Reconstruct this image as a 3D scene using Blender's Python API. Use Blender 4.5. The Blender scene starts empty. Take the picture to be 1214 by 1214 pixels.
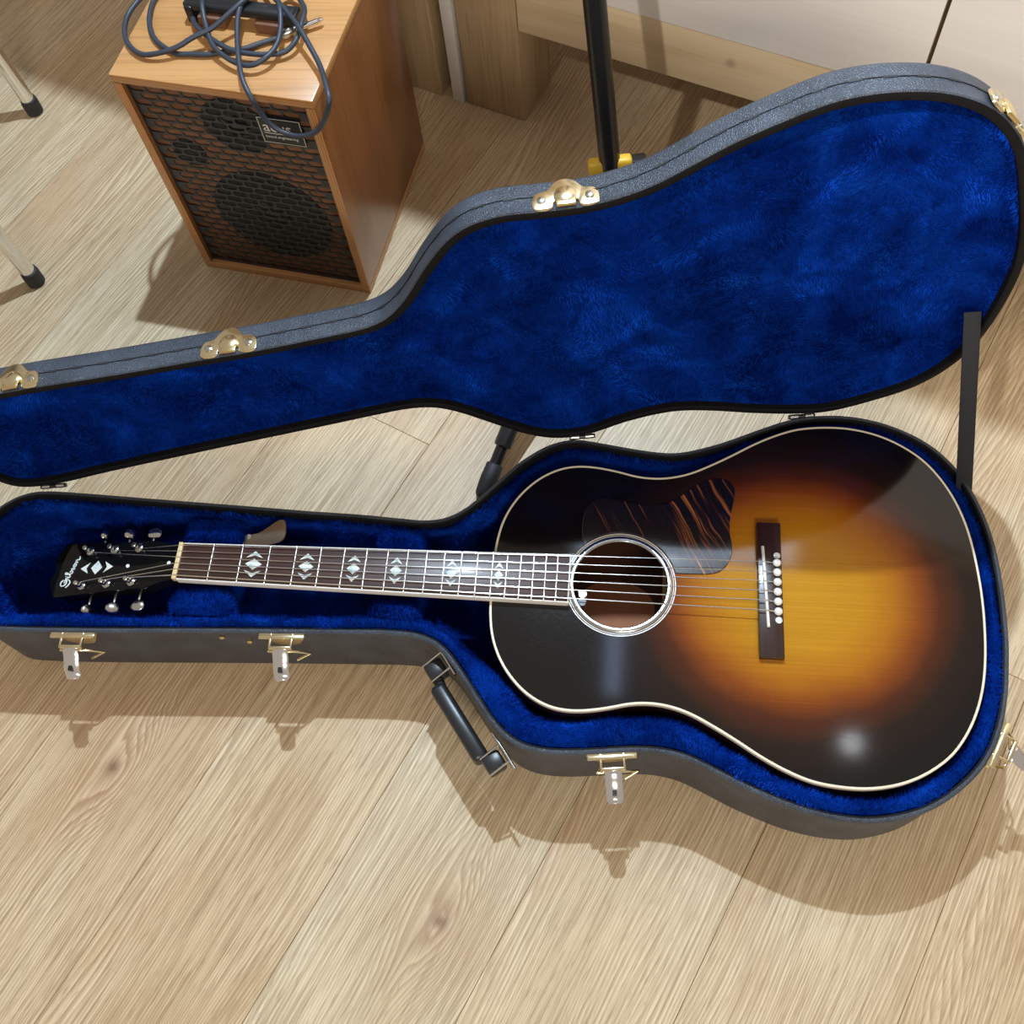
import bpy, bmesh, math, random
import numpy as np
from mathutils import Vector, Matrix
random.seed(7); RNG = np.random.default_rng(7)
S = bpy.context.scene; COL = S.collection

# ------------------------------------------------------------------ camera, light, exposure
cam_data = bpy.data.cameras.new('camera'); cam = bpy.data.objects.new('camera', cam_data); COL.objects.link(cam)
cam_data.sensor_width = 36; cam_data.lens = 1260.6 * 36 / 1214; cam_data.clip_start = .02
def _rot(r):
    th = np.linalg.norm(r); k = r / th; K = np.array([[0, -k[2], k[1]], [k[2], 0, -k[0]], [-k[1], k[0], 0]])
    return np.eye(3) + math.sin(th) * K + (1 - math.cos(th)) * K @ K
_R = _rot(np.array([-.4446, .0871, .0599])) @ np.diag([1, -1, -1.])
_M = _R.T @ np.diag([1, -1, -1.])
cam.matrix_world = Matrix.Translation((.4793, -.4267, 1.1970)) @ Matrix(_M.tolist()).to_4x4()
S.camera = cam
S.view_settings.view_transform = 'Standard'; S.view_settings.look = 'None'; S.view_settings.gamma = 1
S.view_settings.use_curve_mapping = False; S.view_settings.exposure = 0.0
w = bpy.data.worlds.new('world'); S.world = w; w.use_nodes = True
w.node_tree.nodes['Background'].inputs[0].default_value = (1.0, .86, .72, 1)
w.node_tree.nodes['Background'].inputs[1].default_value = .40
def lamp(name, kind, loc, power, col, size, target=None, **kw):
    d = bpy.data.lights.new(name, kind); d.energy = power; d.color = col
    if kind == 'AREA': d.shape = 'RECTANGLE'; d.size, d.size_y = size
    else: d.shadow_soft_size = size
    for k, v in kw.items(): setattr(d, k, v)
    o = bpy.data.objects.new(name, d); COL.objects.link(o); o.location = loc
    if target is not None: o.rotation_euler = (Vector(target) - Vector(loc)).to_track_quat('-Z', 'Y').to_euler()
    return o
lamp('ceiling_spot_key', 'POINT', (.344, 1.048, 2.232), 200, (.66, .83, 1.0), .022)
lamp('ceiling_spot_second', 'POINT', (.55, 1.42, 2.40), 10, (.72, .86, 1.0), .03)
lamp('ceiling_spot_right', 'POINT', (1.22, .40, 2.35), .5, (.9, .95, 1.0), .03)

lamp('ceiling_panel_back', 'AREA', (.72, 1.30, 2.45), 7, (.62, .80, 1.0), (.75, .55), (.72, 1.30, 0))
lamp('counter_fill_spot', 'SPOT', (-.3, -1.1, 2.4), 265, (1, .96, .92), .03, (1.05, .75, .95), spot_size=math.radians(45), spot_blend=.75)  # unseen spot added to brighten the counter front, aimed high to spare the guitar
lamp('streak_strip', 'AREA', (.49, .63, 2.25), .20, (.5, .65, 1.0), (.05, .30), (.49, .63, 0))  # unseen strip added to put a bluish streak on the guitar top
lamp('ceiling_panel_front', 'AREA', (1.1, -2.6, 2.35), 52, (1.0, .90, .78), (.9, .6), (.6, .6, .5))

# ------------------------------------------------------------------ node helpers
def rgb(r, g, b): 
    f = lambda c: ((c / 255 + .055) / 1.055) ** 2.4 if c > 10 else c / 255 / 12.92
    return (f(r), f(g), f(b), 1)
class NT:
    def __init__(s, name):
        s.m = bpy.data.materials.new(name); s.m.use_nodes = True; s.t = s.m.node_tree
        s.b = s.t.nodes['Principled BSDF']; s.out = s.t.nodes['Material Output']
    def n(s, typ, ins=None, **props):
        nd = s.t.nodes.new(typ)
        for k, v in props.items(): setattr(nd, k, v)
        for k, v in (ins or {}).items(): s.put(nd.inputs[k], v)
        return nd
    def put(s, sock, v):
        if isinstance(v, bpy.types.NodeSocket): s.t.links.new(v, sock)
        else: sock.default_value = v
    def math(s, op, a, b=0.0, c=None):
        nd = s.n('ShaderNodeMath', operation=op); s.put(nd.inputs[0], a); s.put(nd.inputs[1], b)
        if c is not None: s.put(nd.inputs[2], c)
        return nd.outputs[0]
    def vmath(s, op, a, b=(0, 0, 0)):
        nd = s.n('ShaderNodeVectorMath', operation=op); s.put(nd.inputs[0], a); s.put(nd.inputs[1], b)
        return nd.outputs['Value'] if op in ('LENGTH', 'DISTANCE', 'DOT_PRODUCT') else nd.outputs[0]
    def noise(s, co, scale=5, detail=3, rough=.5, dist=0):
        return s.n('ShaderNodeTexNoise', {'Vector': co, 'Scale': scale, 'Detail': detail, 'Roughness': rough, 'Distortion': dist}).outputs[0]
    def obj(s): return s.n('ShaderNodeTexCoord').outputs['Object']
    def ramp(s, fac, stops, interp='LINEAR'):
        nd = s.n('ShaderNodeValToRGB', {'Fac': fac}); cr = nd.color_ramp; cr.interpolation = interp
        while len(cr.elements) < len(stops): cr.elements.new(.5)
        for e, (p, c) in zip(cr.elements, stops): e.position = p; e.color = c
        return nd.outputs[0]
    def mix(s, fac, a, b, mode='MIX'):
        nd = s.n('ShaderNodeMix', data_type='RGBA', blend_type=mode)
        s.put(nd.inputs[0], fac); s.put(nd.inputs[6], a); s.put(nd.inputs[7], b); return nd.outputs[2]
    def bump(s, h, strength=.3, dist=.001):
        s.put(s.b.inputs['Normal'], s.n('ShaderNodeBump', {'Height': h, 'Strength': strength, 'Distance': dist}).outputs[0])
    def set(s, **k):
        for a, v in k.items(): s.put(s.b.inputs[{'col': 'Base Color', 'rough': 'Roughness', 'metal': 'Metallic', 'coat': 'Coat Weight', 'coatr': 'Coat Roughness', 'sheen': 'Sheen Weight', 'sheenr': 'Sheen Roughness', 'sheent': 'Sheen Tint', 'spec': 'Specular IOR Level', 'aniso': 'Anisotropic'}[a]], v)
        return s
M = {}
def plain(name, col, rough=.5, metal=0, coat=0, var=.12, scale=60, **k):
    t = NT(name); n = t.noise(t.obj(), scale, 3)
    f = t.math('MULTIPLY_ADD', n, 2 * var, 1 - var)
    c = t.vmath('SCALE', tuple(col[:3])); t.put(c.node.inputs['Scale'], f)
    t.set(col=c, rough=rough, metal=metal, coat=coat, **k); M[name] = t.m; return t

# ------------------------------------------------------------------ materials
def floor_mat():
    t = NT('oak_plank')
    info = t.n('ShaderNodeObjectInfo'); rnd = info.outputs['Random']
    o = t.obj()
    off = t.n('ShaderNodeCombineXYZ', {'X': t.math('MULTIPLY', rnd, 41.), 'Y': t.math('MULTIPLY', rnd, 17.), 'Z': t.math('MULTIPLY', rnd, 9.)}).outputs[0]
    p = t.vmath('ADD', o, off)
    knot = t.n('ShaderNodeAttribute', attribute_type='OBJECT', attribute_name='knot').outputs['Vector']
    dk = t.vmath('MULTIPLY', t.vmath('SUBTRACT', o, knot), (1, 1.25, 0))
    r = t.math('ADD', t.vmath('LENGTH', dk), t.math('MULTIPLY_ADD', t.noise(o, 90, 2), .010, -.005))
    wgt = t.math('POWER', 2.718, t.math('MULTIPLY', t.math('POWER', t.math('DIVIDE', r, .10), 2.), -1.))
    sep = t.n('ShaderNodeSeparateXYZ', {0: p})
    warp = t.noise(t.vmath('MULTIPLY', p, (.9, 5, 1)), 1, 2, .5)
    warp2 = t.noise(t.vmath('MULTIPLY', p, (3.2, 26, 1)), 1, 3, .5)
    dks = t.n('ShaderNodeSeparateXYZ', {0: t.vmath('SUBTRACT', o, knot)})
    re = t.vmath('LENGTH', t.n('ShaderNodeCombineXYZ', {'X': t.math('MULTIPLY', dks.outputs['X'], .55), 'Y': dks.outputs['Y']}).outputs[0])
    kb = t.math('POWER', 2.718, t.math('MULTIPLY', t.math('POWER', t.math('DIVIDE', re, .042), 2.), -1.))
    yf_ = t.math('SUBTRACT', sep.outputs['Y'], t.math('MULTIPLY', dks.outputs['Y'], t.math('MULTIPLY', kb, .82)))
    yf_ = t.math('ADD', yf_, t.math('MULTIPLY', kb, .016))
    field = t.math('ADD', t.math('MULTIPLY', yf_, 255.), t.math('ADD', t.math('MULTIPLY', warp, 46.), t.math('MULTIPLY', warp2, 3.5)))
    ring = t.math('FRACT', field)
    ring = t.math('MULTIPLY', ring, t.math('SMOOTH_MIN', 1.0, t.math('MULTIPLY', t.math('SUBTRACT', 1.0, ring), 7.), .1))
    fine = t.noise(t.vmath('MULTIPLY', p, (9, 330, 1)), 1, 4, .6)
    fleck = t.noise(t.vmath('MULTIPLY', p, (42, 700, 1)), 1, 2, .5)
    broad = t.noise(t.vmath('MULTIPLY', p, (1.2, 9, 1)), 1, 3, .55)
    patch = t.noise(t.vmath('MULTIPLY', p, (5, 8, 1)), 1, 3, .5)
    c = t.ramp(broad, [(.3, rgb(213, 190, 151)), (.5, rgb(224, 203, 165)), (.72, rgb(232, 214, 179))])
    c = t.mix(t.math('MULTIPLY', ring, t.math('ADD', t.math('MULTIPLY_ADD', patch, 1.15, .12), t.math('MULTIPLY', wgt, .25))), c, rgb(155, 126, 88))
    c = t.mix(t.ramp(fine, [(.36, (.62, .62, .62, 1)), (.56, (0, 0, 0, 1))]), c, rgb(153, 126, 88))
    c = t.mix(t.ramp(fleck, [(.30, (.5, .5, .5, 1)), (.42, (0, 0, 0, 1))]), c, rgb(140, 105, 70))
    c = t.mix(t.ramp(patch, [(.5, (0, 0, 0, 1)), (.75, (.35, .35, .35, 1))]), c, rgb(197, 160, 118))
    hue = t.n('ShaderNodeHueSaturation', {'Hue': t.math('MULTIPLY_ADD', rnd, .012, .494), 'Saturation': t.math('MULTIPLY_ADD', rnd, -.16, 1.0), 'Value': t.math('MULTIPLY_ADD', rnd, .07, .965), 'Color': c}).outputs[0]
    kd = t.math('POWER', 2.718, t.math('MULTIPLY', t.math('POWER', t.math('DIVIDE', r, .0085), 2.), -1.))
    kd2 = t.math('POWER', 2.718, t.math('MULTIPLY', t.math('POWER', t.math('DIVIDE', r, .06), 2.), -.7))
    hue = t.mix(t.math('MULTIPLY', kd2, .25), hue, rgb(172, 130, 96))
    hue = t.mix(t.math('MULTIPLY', kd, .75), hue, rgb(112, 82, 62))
    h = t.math('SUBTRACT', t.math('ADD', t.math('MULTIPLY', fine, .8), t.math('MULTIPLY', fleck, .5)), t.math('MULTIPLY', ring, .35))
    t.bump(h, .35, .0006)
    t.set(col=hue, rough=t.math('MULTIPLY_ADD', fine, .2, .34), spec=.45)
    M['floor'] = t.m
floor_mat()

def wood_mat(name, a, b, c3, along=0, sc=1.0, rough=.5, coat=0.0, knots=False, rot=0, fleck=.35):
    t = NT(name); o = t.obj()
    if rot: o = t.n('ShaderNodeMapping', {'Vector': o, 'Rotation': (0, 0, rot)}).outputs[0]
    s = [34, 34, 34]; s[along] = 2.2
    big = [6, 6, 6]; big[along] = 1.1
    fi = [420, 420, 420]; fi[along] = 10
    g = lambda v: tuple(x * sc for x in v)
    n1 = t.noise(t.vmath('MULTIPLY', o, g(s)), 1, 4, .6, .6); n2 = t.noise(t.vmath('MULTIPLY', o, g(big)), 1, 3, .5, .8); n3 = t.noise(t.vmath('MULTIPLY', o, g(fi)), 1, 2)
    k = t.math('MULTIPLY_ADD', n1, .55, t.math('MULTIPLY', n2, .45))
    c = t.ramp(k, [(.33, a), (.5, b), (.68, c3)])
    c = t.mix(t.ramp(n3, [(.3, (fleck, fleck, fleck, 1)), (.5, (0, 0, 0, 1))]), c, tuple(x * .45 for x in a[:3]) + (1,))
    if knots:
        v = t.n('ShaderNodeTexVoronoi', {'Vector': o, 'Scale': 9.}).outputs['Distance']
        c = t.mix(t.ramp(v, [(.05, (.75, .75, .75, 1)), (.11, (0, 0, 0, 1))]), c, tuple(x * .35 for x in a[:3]) + (1,))
    t.bump(n3, .15, .0004); t.set(col=c, rough=rough, coat=coat, coatr=.12); M[name] = t.m
wood_mat('pine', rgb(158, 130, 94), rgb(180, 154, 118), rgb(194, 170, 136), 2, 1, .55, knots=True)
wood_mat('pine_board', rgb(186, 160, 122), rgb(205, 183, 148), rgb(214, 195, 164), 0, 1, .5, knots=True, rot=math.radians(22.5), fleck=.12)
wood_mat('birch_panel', rgb(212, 206, 199), rgb(224, 219, 213), rgb(230, 226, 221), 0, .5, .5, rot=math.radians(22.5), fleck=.05)
wood_mat('amp_wood', rgb(178, 128, 76), rgb(196, 146, 92), rgb(208, 160, 108), 0, .6, .3, .4)
wood_mat('amp_side', rgb(122, 76, 40), rgb(138, 88, 50), rgb(152, 100, 60), 2, .6, .3, .4)
wood_mat('baffle', rgb(108, 72, 50), rgb(124, 84, 60), rgb(136, 96, 70), 0, 1, .6)
wood_mat('rosewood', rgb(44, 26, 22), rgb(66, 42, 36), rgb(86, 58, 48), 0, 3.2, .38, .15)
wood_mat('rosewood_bridge', rgb(36, 20, 15), rgb(54, 32, 24), rgb(70, 44, 34), 1, 3.2, .32, .25)
wood_mat('mahogany_inside', rgb(66, 36, 22), rgb(82, 46, 28), rgb(94, 56, 36), 0, 1, .6)
wood_mat('mahogany_neck', rgb(40, 18, 10), rgb(54, 24, 13), rgb(66, 32, 18), 0, 1, .2, .6)
wood_mat('spruce_brace', rgb(190, 150, 96), rgb(206, 168, 114), rgb(214, 180, 130), 1, 1, .6)

def ply_mat():
    t = NT('ply_edge'); o = t.obj(); M['ply_edge'] = t.m
    g = t.n('ShaderNodeUVMap').outputs[0]
    v = t.n('ShaderNodeSeparateXYZ', {0: g}).outputs['Y']
    st = t.math('FRACT', t.math('MULTIPLY', v, 3.5))
    c = t.ramp(st, [(0, rgb(150, 96, 56)), (.35, rgb(206, 152, 92)), (.5, rgb(120, 74, 46)), (.9, rgb(196, 140, 84))])
    t.set(col=c, rough=.35, coat=.4, coatr=.15)
ply_mat()

def tolex():
    t = NT('tolex'); o = t.obj()
    v = t.n('ShaderNodeTexVoronoi', {'Vector': o, 'Scale': 520.}, feature='DISTANCE_TO_EDGE').outputs['Distance']
    n = t.noise(o, 900, 2); n2 = t.noise(o, 25, 4)
    t.bump(t.math('ADD', t.math('MULTIPLY', v, 1.5), t.math('MULTIPLY', n, .5)), .8, .0009)
    c = t.ramp(n2, [(.35, (.030, .040, .058, 1)), (.7, (.054, .070, .098, 1))])
    t.set(col=c, rough=.42, spec=.55); M['tolex'] = t.m
tolex()
plain('rim_black', (.007, .007, .008), .6, var=.3, spec=.15)
plain('rubber', (.018, .018, .02), .6, var=.2)
plain('black_metal', (.010, .010, .011), .28, spec=.6)
plain('black_plastic', (.016, .017, .019), .33, var=.2)
plain('webbing', (.008, .010, .015), .7, var=.25, scale=900)
plain('gold', (.84, .73, .47), .22, 1, var=.10, scale=90)
plain('brass_worn', (.78, .62, .33), .3, 1, var=.3, scale=120)
plain('chrome', (.88, .88, .89), .14, 1, var=.05)
plain('nickel', (.62, .62, .60), .2, 1, var=.08)
plain('cream', (.80, .73, .56), .3, coat=.5, var=.05)
plain('white_line', (.82, .80, .74), .3, coat=.5, var=.04)
plain('bone', (.72, .56, .30), .4, var=.12, scale=200)
plain('ivory', (.82, .80, .74), .3, var=.04)
plain('fret', (.80, .78, .72), .22, 1, var=.05)
plain('yellow_plastic', (.80, .50, .04), .4, var=.06)
plain('leather', (.14, .085, .05), .6, var=.3, scale=70)
plain('subfloor', (.03, .02, .012), .9)
plain('cable_rubber', (.035, .045, .065), .45, var=.1)
plain('cone', (.020, .020, .022), .65, var=.3)
plain('badge_black', (.012, .013, .016), .4)
plain('badge_silver', (.75, .75, .75), .35, .6, var=.03)
plain('paper', (.46, .17, .075), .7, var=.1)
plain('seat_fabric', (.03, .03, .035), .8)
def pearl():
    t = NT('pearl'); o = t.obj(); n = t.noise(o, 130, 3, .5, 1.5)
    t.set(col=t.ramp(n, [(.3, rgb(170, 200, 205)), (.5, rgb(226, 236, 232)), (.7, rgb(240, 240, 235))]), rough=.15, coat=.6); M['pearl'] = t.m
pearl()
def plush():
    t = NT('plush'); o = t.obj(); n = t.noise(o, 22, 4, .6, .5); f = t.noise(o, 420, 3, .6, 1.0)
    c = t.ramp(n, [(.3, (.001, .010, .11, 1)), (.55, (.002, .028, .25, 1)), (.75, (.004, .055, .42, 1))])
    t.bump(t.math('ADD', t.math('MULTIPLY', f, .6), n), .9, .004)
    t.set(col=c, rough=.9, spec=0.0, sheen=.05, sheenr=.4, sheent=(.05, .16, .7, 1)); M['plush'] = t.m
    t = NT('plush_fibre'); o = t.obj(); n = t.noise(o, 11, 5, .62, .9)
    c = t.ramp(n, [(.38, (.0009, .008, .10, 1)), (.53, (.0025, .034, .32, 1)), (.68, (.007, .10, .78, 1))])
    t.set(col=c, rough=.85, spec=0.0); M['plush_fibre'] = t.m
plush()
def burst():
    t = NT('sunburst_top'); o = t.obj()
    x = t.vmath('MULTIPLY', t.vmath('SUBTRACT', o, (.672, 0, .128)), (1 / .146, 1 / .137, 0))
    n = t.noise(o, 16, 2)
    r = t.math('ADD', t.vmath('LENGTH', x), t.math('MULTIPLY_ADD', n, .10, -.05))
    c = t.ramp(t.math('DIVIDE', r, 1.6), [(0., (.56, .275, .016, 1)), (.30, (.50, .225, .010, 1)), (.44, (.40, .140, .007, 1)), (.545, (.22, .052, .006, 1)), (.63, (.075, .018, .006, 1)), (.74, (.018, .009, .006, 1)), (.9, (.006, .005, .005, 1))])
    g = t.noise(t.vmath('MULTIPLY', o, (4, 620, 1)), 1, 3, .6)
    sk = t.noise(t.vmath('MULTIPLY', o, (260, 90, 1)), 1, 2, .6)
    c = t.mix(t.ramp(g, [(.35, (.35, .35, .35, 1)), (.62, (0, 0, 0, 1))]), c, t.mix(1.0, c, (.60, .46, .35, 1), 'MULTIPLY'))
    c = t.mix(t.ramp(sk, [(.55, (0, 0, 0, 1)), (.75, (.16, .16, .16, 1))]), c, t.mix(1.0, c, (1.35, 1.3, 1.2, 1), 'MULTIPLY'))
    sc = t.noise(t.vmath('MULTIPLY', o, (160, 600, 1)), 1, 3, .7)
    t.set(col=c, rough=.5, spec=0.0, coat=1.0, coatr=t.ramp(sc, [(.3, (.065, .065, .065, 1)), (.8, (.10, .10, .10, 1))])); M['sunburst'] = t.m
    t = NT('black_lacquer'); t.set(col=(.005, .005, .005, 1), rough=.5, spec=0.0, coat=.5, coatr=.04); M['lacquer'] = t.m
    t = NT('side_lacquer'); n = t.noise(t.obj(), 14, 3); t.set(col=t.ramp(n, [(.3, (.02, .008, .005, 1)), (.7, (.035, .012, .006, 1))]), rough=.2, coat=1.0, coatr=.05); M['side_lacquer'] = t.m
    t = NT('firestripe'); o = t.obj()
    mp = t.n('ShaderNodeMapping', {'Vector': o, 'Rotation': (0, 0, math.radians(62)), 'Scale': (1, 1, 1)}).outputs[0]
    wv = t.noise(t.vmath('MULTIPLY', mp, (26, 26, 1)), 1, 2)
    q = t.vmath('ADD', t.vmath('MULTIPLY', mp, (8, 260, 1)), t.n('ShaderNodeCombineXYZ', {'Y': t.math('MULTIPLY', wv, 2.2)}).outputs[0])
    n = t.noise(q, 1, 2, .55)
    n = t.math('SUBTRACT', n, t.n('ShaderNodeMapRange', {0: t.n('ShaderNodeSeparateXYZ', {0: o}).outputs[0], 1: .45, 2: .56, 3: .10, 4: 0.0}).outputs[0])  # stripes dimmed towards the neck: shade put into the pickguard colour
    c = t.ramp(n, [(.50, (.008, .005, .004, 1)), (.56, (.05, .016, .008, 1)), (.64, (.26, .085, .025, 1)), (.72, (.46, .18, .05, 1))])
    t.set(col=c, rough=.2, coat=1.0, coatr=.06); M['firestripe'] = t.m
burst()

# ------------------------------------------------------------------ mesh helpers (millimetres in, metres out)
def link(name, me, mat, parent=None, smooth=False):
    o = bpy.data.objects.new(name, me); COL.objects.link(o)
    if mat is not None and not me.materials: me.materials.append(M[mat] if isinstance(mat, str) else mat)
    if parent is not None:
        o.parent = parent
        if parent.type == 'EMPTY': o.matrix_parent_inverse = Matrix.LocRotScale(parent.location, parent.rotation_euler, None).inverted()
    if smooth:
        me.polygons.foreach_set('use_smooth', [True] * len(me.polygons))
    return o
def mesh(name, verts, faces, mat, parent=None, smooth=False):
    me = bpy.data.meshes.new(name); me.from_pydata([tuple(float(c) / 1000 for c in v) for v in verts], [], faces); me.update()
    return link(name, me, mat, parent, smooth)
def from_bm(name, bm, mat, parent=None, smooth=False):
    me = bpy.data.meshes.new(name); bmesh.ops.recalc_face_normals(bm, faces=bm.faces[:]); bm.to_mesh(me); bm.free()
    return link(name, me, mat, parent, smooth)
def sharp(o, ang=40):
    me = o.data; me.polygons.foreach_set('use_smooth', [True] * len(me.polygons))
    me.set_sharp_from_angle(angle=math.radians(ang)); return o
def thing(name, loc, label, cat):
    o = bpy.data.objects.new(name, None); COL.objects.link(o); o.location = [c / 1000 for c in loc]
    o.empty_display_size = .05; o['label'] = label; o['category'] = cat; return o
def frame(o, ex, ey, ez):
    o, ex, ey, ez = map(lambda v: np.array(v, float), (o, ex, ey, ez))
    return lambda x, y, z=0: o + ex * x + ey * y + ez * z
WORLD = frame((0, 0, 0), (1, 0, 0), (0, 1, 0), (0, 0, 1))
def box(name, x0, x1, y0, y1, z0, z1, mat, parent=None, F=WORLD, bev=0, seg=2):
    bm = bmesh.new()
    vs = [bm.verts.new(F(x, y, z) / 1000) for z in (z0, z1) for y in (y0, y1) for x in (x0, x1)]
    for f in ((0, 1, 3, 2), (4, 6, 7, 5), (0, 4, 5, 1), (2, 3, 7, 6), (0, 2, 6, 4), (1, 5, 7, 3)): bm.faces.new([vs[i] for i in f])
    if bev: bmesh.ops.bevel(bm, geom=bm.edges[:], offset=bev / 1000, segments=seg, affect='EDGES', profile=.5)
    o = from_bm(name, bm, mat, parent)
    return sharp(o, 35) if bev else o
def prism(name, poly, z0, z1, mat, parent=None, F=WORLD, bev=0, seg=2):
    bm = bmesh.new(); n = len(poly)
    a = [bm.verts.new(F(x, y, z0) / 1000) for x, y in poly]; b = [bm.verts.new(F(x, y, z1) / 1000) for x, y in poly]
    bm.faces.new(a[::-1]); top = bm.faces.new(b)
    for i in range(n): bm.faces.new([a[i], a[(i + 1) % n], b[(i + 1) % n], b[i]])
    bmesh.ops.recalc_face_normals(bm, faces=bm.faces[:])
    if bev: bmesh.ops.bevel(bm, geom=list(top.edges), offset=bev / 1000, segments=seg, affect='EDGES', profile=.5)
    o = from_bm(name, bm, mat, parent); return sharp(o, 35)
def spline(pts, closed=False, n=8):
    P = [np.array(p, float) for p in pts]; L = len(P); out = []
    rng = range(L) if closed else range(L - 1)
    for i in rng:
        if closed: p0, p1, p2, p3 = P[i - 1], P[i], P[(i + 1) % L], P[(i + 2) % L]
        else: p0, p1, p2, p3 = P[max(i - 1, 0)], P[i], P[i + 1], P[min(i + 2, L - 1)]
        d = lambda a, b: max(np.linalg.norm(a - b), 1e-6) ** .5
        t0 = 0; t1 = t0 + d(p0, p1); t2 = t1 + d(p1, p2); t3 = t2 + d(p2, p3)
        for k in range(n):
            t = t1 + (t2 - t1) * k / n
            A1 = (t1 - t) / (t1 - t0) * p0 + (t - t0) / (t1 - t0) * p1; A2 = (t2 - t) / (t2 - t1) * p1 + (t - t1) / (t2 - t1) * p2; A3 = (t3 - t) / (t3 - t2) * p2 + (t - t2) / (t3 - t2) * p3
            B1 = (t2 - t) / (t2 - t0) * A1 + (t - t0) / (t2 - t0) * A2; B2 = (t3 - t) / (t3 - t1) * A2 + (t - t1) / (t3 - t1) * A3
            out.append((t2 - t) / (t2 - t1) * B1 + (t - t1) / (t2 - t1) * B2)
    if not closed: out.append(P[-1])
    return np.array(out)
def resample(P, n, closed=True):
    Q = np.vstack([P, P[:1]]) if closed else P
    s = np.r_[0, np.cumsum(np.linalg.norm(np.diff(Q, axis=0), axis=1))]
    t = np.linspace(0, s[-1], n + 1)[:-1] if closed else np.linspace(0, s[-1], n)
    return np.c_[[np.interp(t, s, Q[:, k]) for k in range(Q.shape[1])]].T
def smooth_closed(P, it=2):
    for _ in range(it): P = (np.roll(P, 1, 0) + 2 * P + np.roll(P, -1, 0)) / 4
    return P
def tube(name, pts, r, mat, parent=None, n=10, closed=False, caps=True):
    P = np.array(pts, float); L = len(P); R = np.full(L, r, float) if np.isscalar(r) else np.array(r, float)
    T = np.roll(P, -1, 0) - np.roll(P, 1, 0) if closed else np.gradient(P, axis=0)
    T /= np.linalg.norm(T, axis=1)[:, None] + 1e-12
    up = np.array([0, 0, 1.]) if abs(T[0][2]) < .9 else np.array([1., 0, 0])
    N = np.cross(T[0], up); N /= np.linalg.norm(N); V = []
    for i in range(L):
        N = N - T[i] * (N @ T[i]); N /= np.linalg.norm(N); B = np.cross(T[i], N)
        for k in range(n):
            a = 2 * math.pi * k / n; V.append(P[i] + R[i] * (math.cos(a) * N + math.sin(a) * B))
    Fc = []
    for i in range(L if closed else L - 1):
        j = (i + 1) % L
        for k in range(n): Fc.append((i * n + k, i * n + (k + 1) % n, j * n + (k + 1) % n, j * n + k))
    if caps and not closed: Fc += [tuple(range(n))[::-1], tuple((L - 1) * n + k for k in range(n))]
    o = mesh(name, V, Fc, mat, parent); return sharp(o, 50)
def lathe(name, prof, F, mat, parent=None, n=24, cap=True):
    V = []; Fc = []; L = len(prof)
    for r, z in prof:
        for k in range(n): a = 2 * math.pi * k / n; V.append(F(r * math.cos(a), r * math.sin(a), z))
    for i in range(L - 1):
        for k in range(n): Fc.append((i * n + k, i * n + (k + 1) % n, (i + 1) * n + (k + 1) % n, (i + 1) * n + k))
    if cap and prof[0][0] > 0: Fc.append(tuple(range(n))[::-1])
    if cap and prof[-1][0] > 0: Fc.append(tuple((L - 1) * n + k for k in range(n)))
    bm = bmesh.new(); vs = [bm.verts.new(np.array(v) / 1000) for v in V]
    for f in Fc:
        try: bm.faces.new([vs[i] for i in f])
        except ValueError: pass
    bmesh.ops.remove_doubles(bm, verts=bm.verts[:], dist=1e-7)
    return sharp(from_bm(name, bm, mat, parent), 40)
def loft(name, loops, mat, parent=None, closed_loft=False, fill_end=False, fill_start=False, sm=True, ang=50):
    n = len(loops[0]); bm = bmesh.new(); vs = [[bm.verts.new(np.array(p) / 1000) for p in L] for L in loops]
    K = len(loops)
    for i in range(K if closed_loft else K - 1):
        a, b = vs[i], vs[(i + 1) % K]
        for k in range(n): bm.faces.new([a[k], a[(k + 1) % n], b[(k + 1) % n], b[k]])
    for flag, L in ((fill_end, vs[-1]), (fill_start, vs[0])):
        if flag: 
            es = [bm.edges.get((L[k], L[(k + 1) % n])) for k in range(n)]
            bmesh.ops.triangle_fill(bm, use_beauty=True, edges=es)
    o = from_bm(name, bm, mat, parent)
    return sharp(o, ang) if sm else o
def inset_dir(P):
    T = np.roll(P, -1, 0) - np.roll(P, 1, 0); T /= np.linalg.norm(T, axis=1)[:, None]
    area = np.sum(P[:, 0] * np.roll(P[:, 1], -1) - P[:, 1] * np.roll(P[:, 0], -1))
    n = np.c_[-T[:, 1], T[:, 0]]
    return n if area > 0 else -n
def inside(P, q):
    x, y = q[:, 0], q[:, 1]; r = np.zeros(len(q), bool); A, B = P, np.roll(P, -1, 0)
    for (x0, y0), (x1, y1) in zip(A, B):
        if y0 == y1: continue
        c = ((y0 > y) != (y1 > y)) & (x < (x1 - x0) * (y - y0) / (y1 - y0) + x0); r ^= c
    return r
def tri_sample(o, count, keep=None):
    me = o.data; me.calc_loop_triangles(); nt = len(me.loop_triangles)
    tv = np.zeros(nt * 3, int); me.loop_triangles.foreach_get('vertices', tv); tv = tv.reshape(-1, 3)
    co = np.zeros(len(me.vertices) * 3); me.vertices.foreach_get('co', co); co = co.reshape(-1, 3) * 1000
    a, b, c = co[tv[:, 0]], co[tv[:, 1]], co[tv[:, 2]]
    cr = np.cross(b - a, c - a); ar = np.linalg.norm(cr, axis=1); nn = cr / (ar[:, None] + 1e-9)
    i = RNG.choice(nt, count, p=ar / ar.sum()); u, v = RNG.random(count), RNG.random(count); f = u + v > 1; u[f] = 1 - u[f]; v[f] = 1 - v[f]
    p = a[i] + (b[i] - a[i]) * u[:, None] + (c[i] - a[i]) * v[:, None]; n = nn[i]
    if keep is not None: m = keep(p, n); p, n = p[m], n[m]
    return p, n
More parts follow.
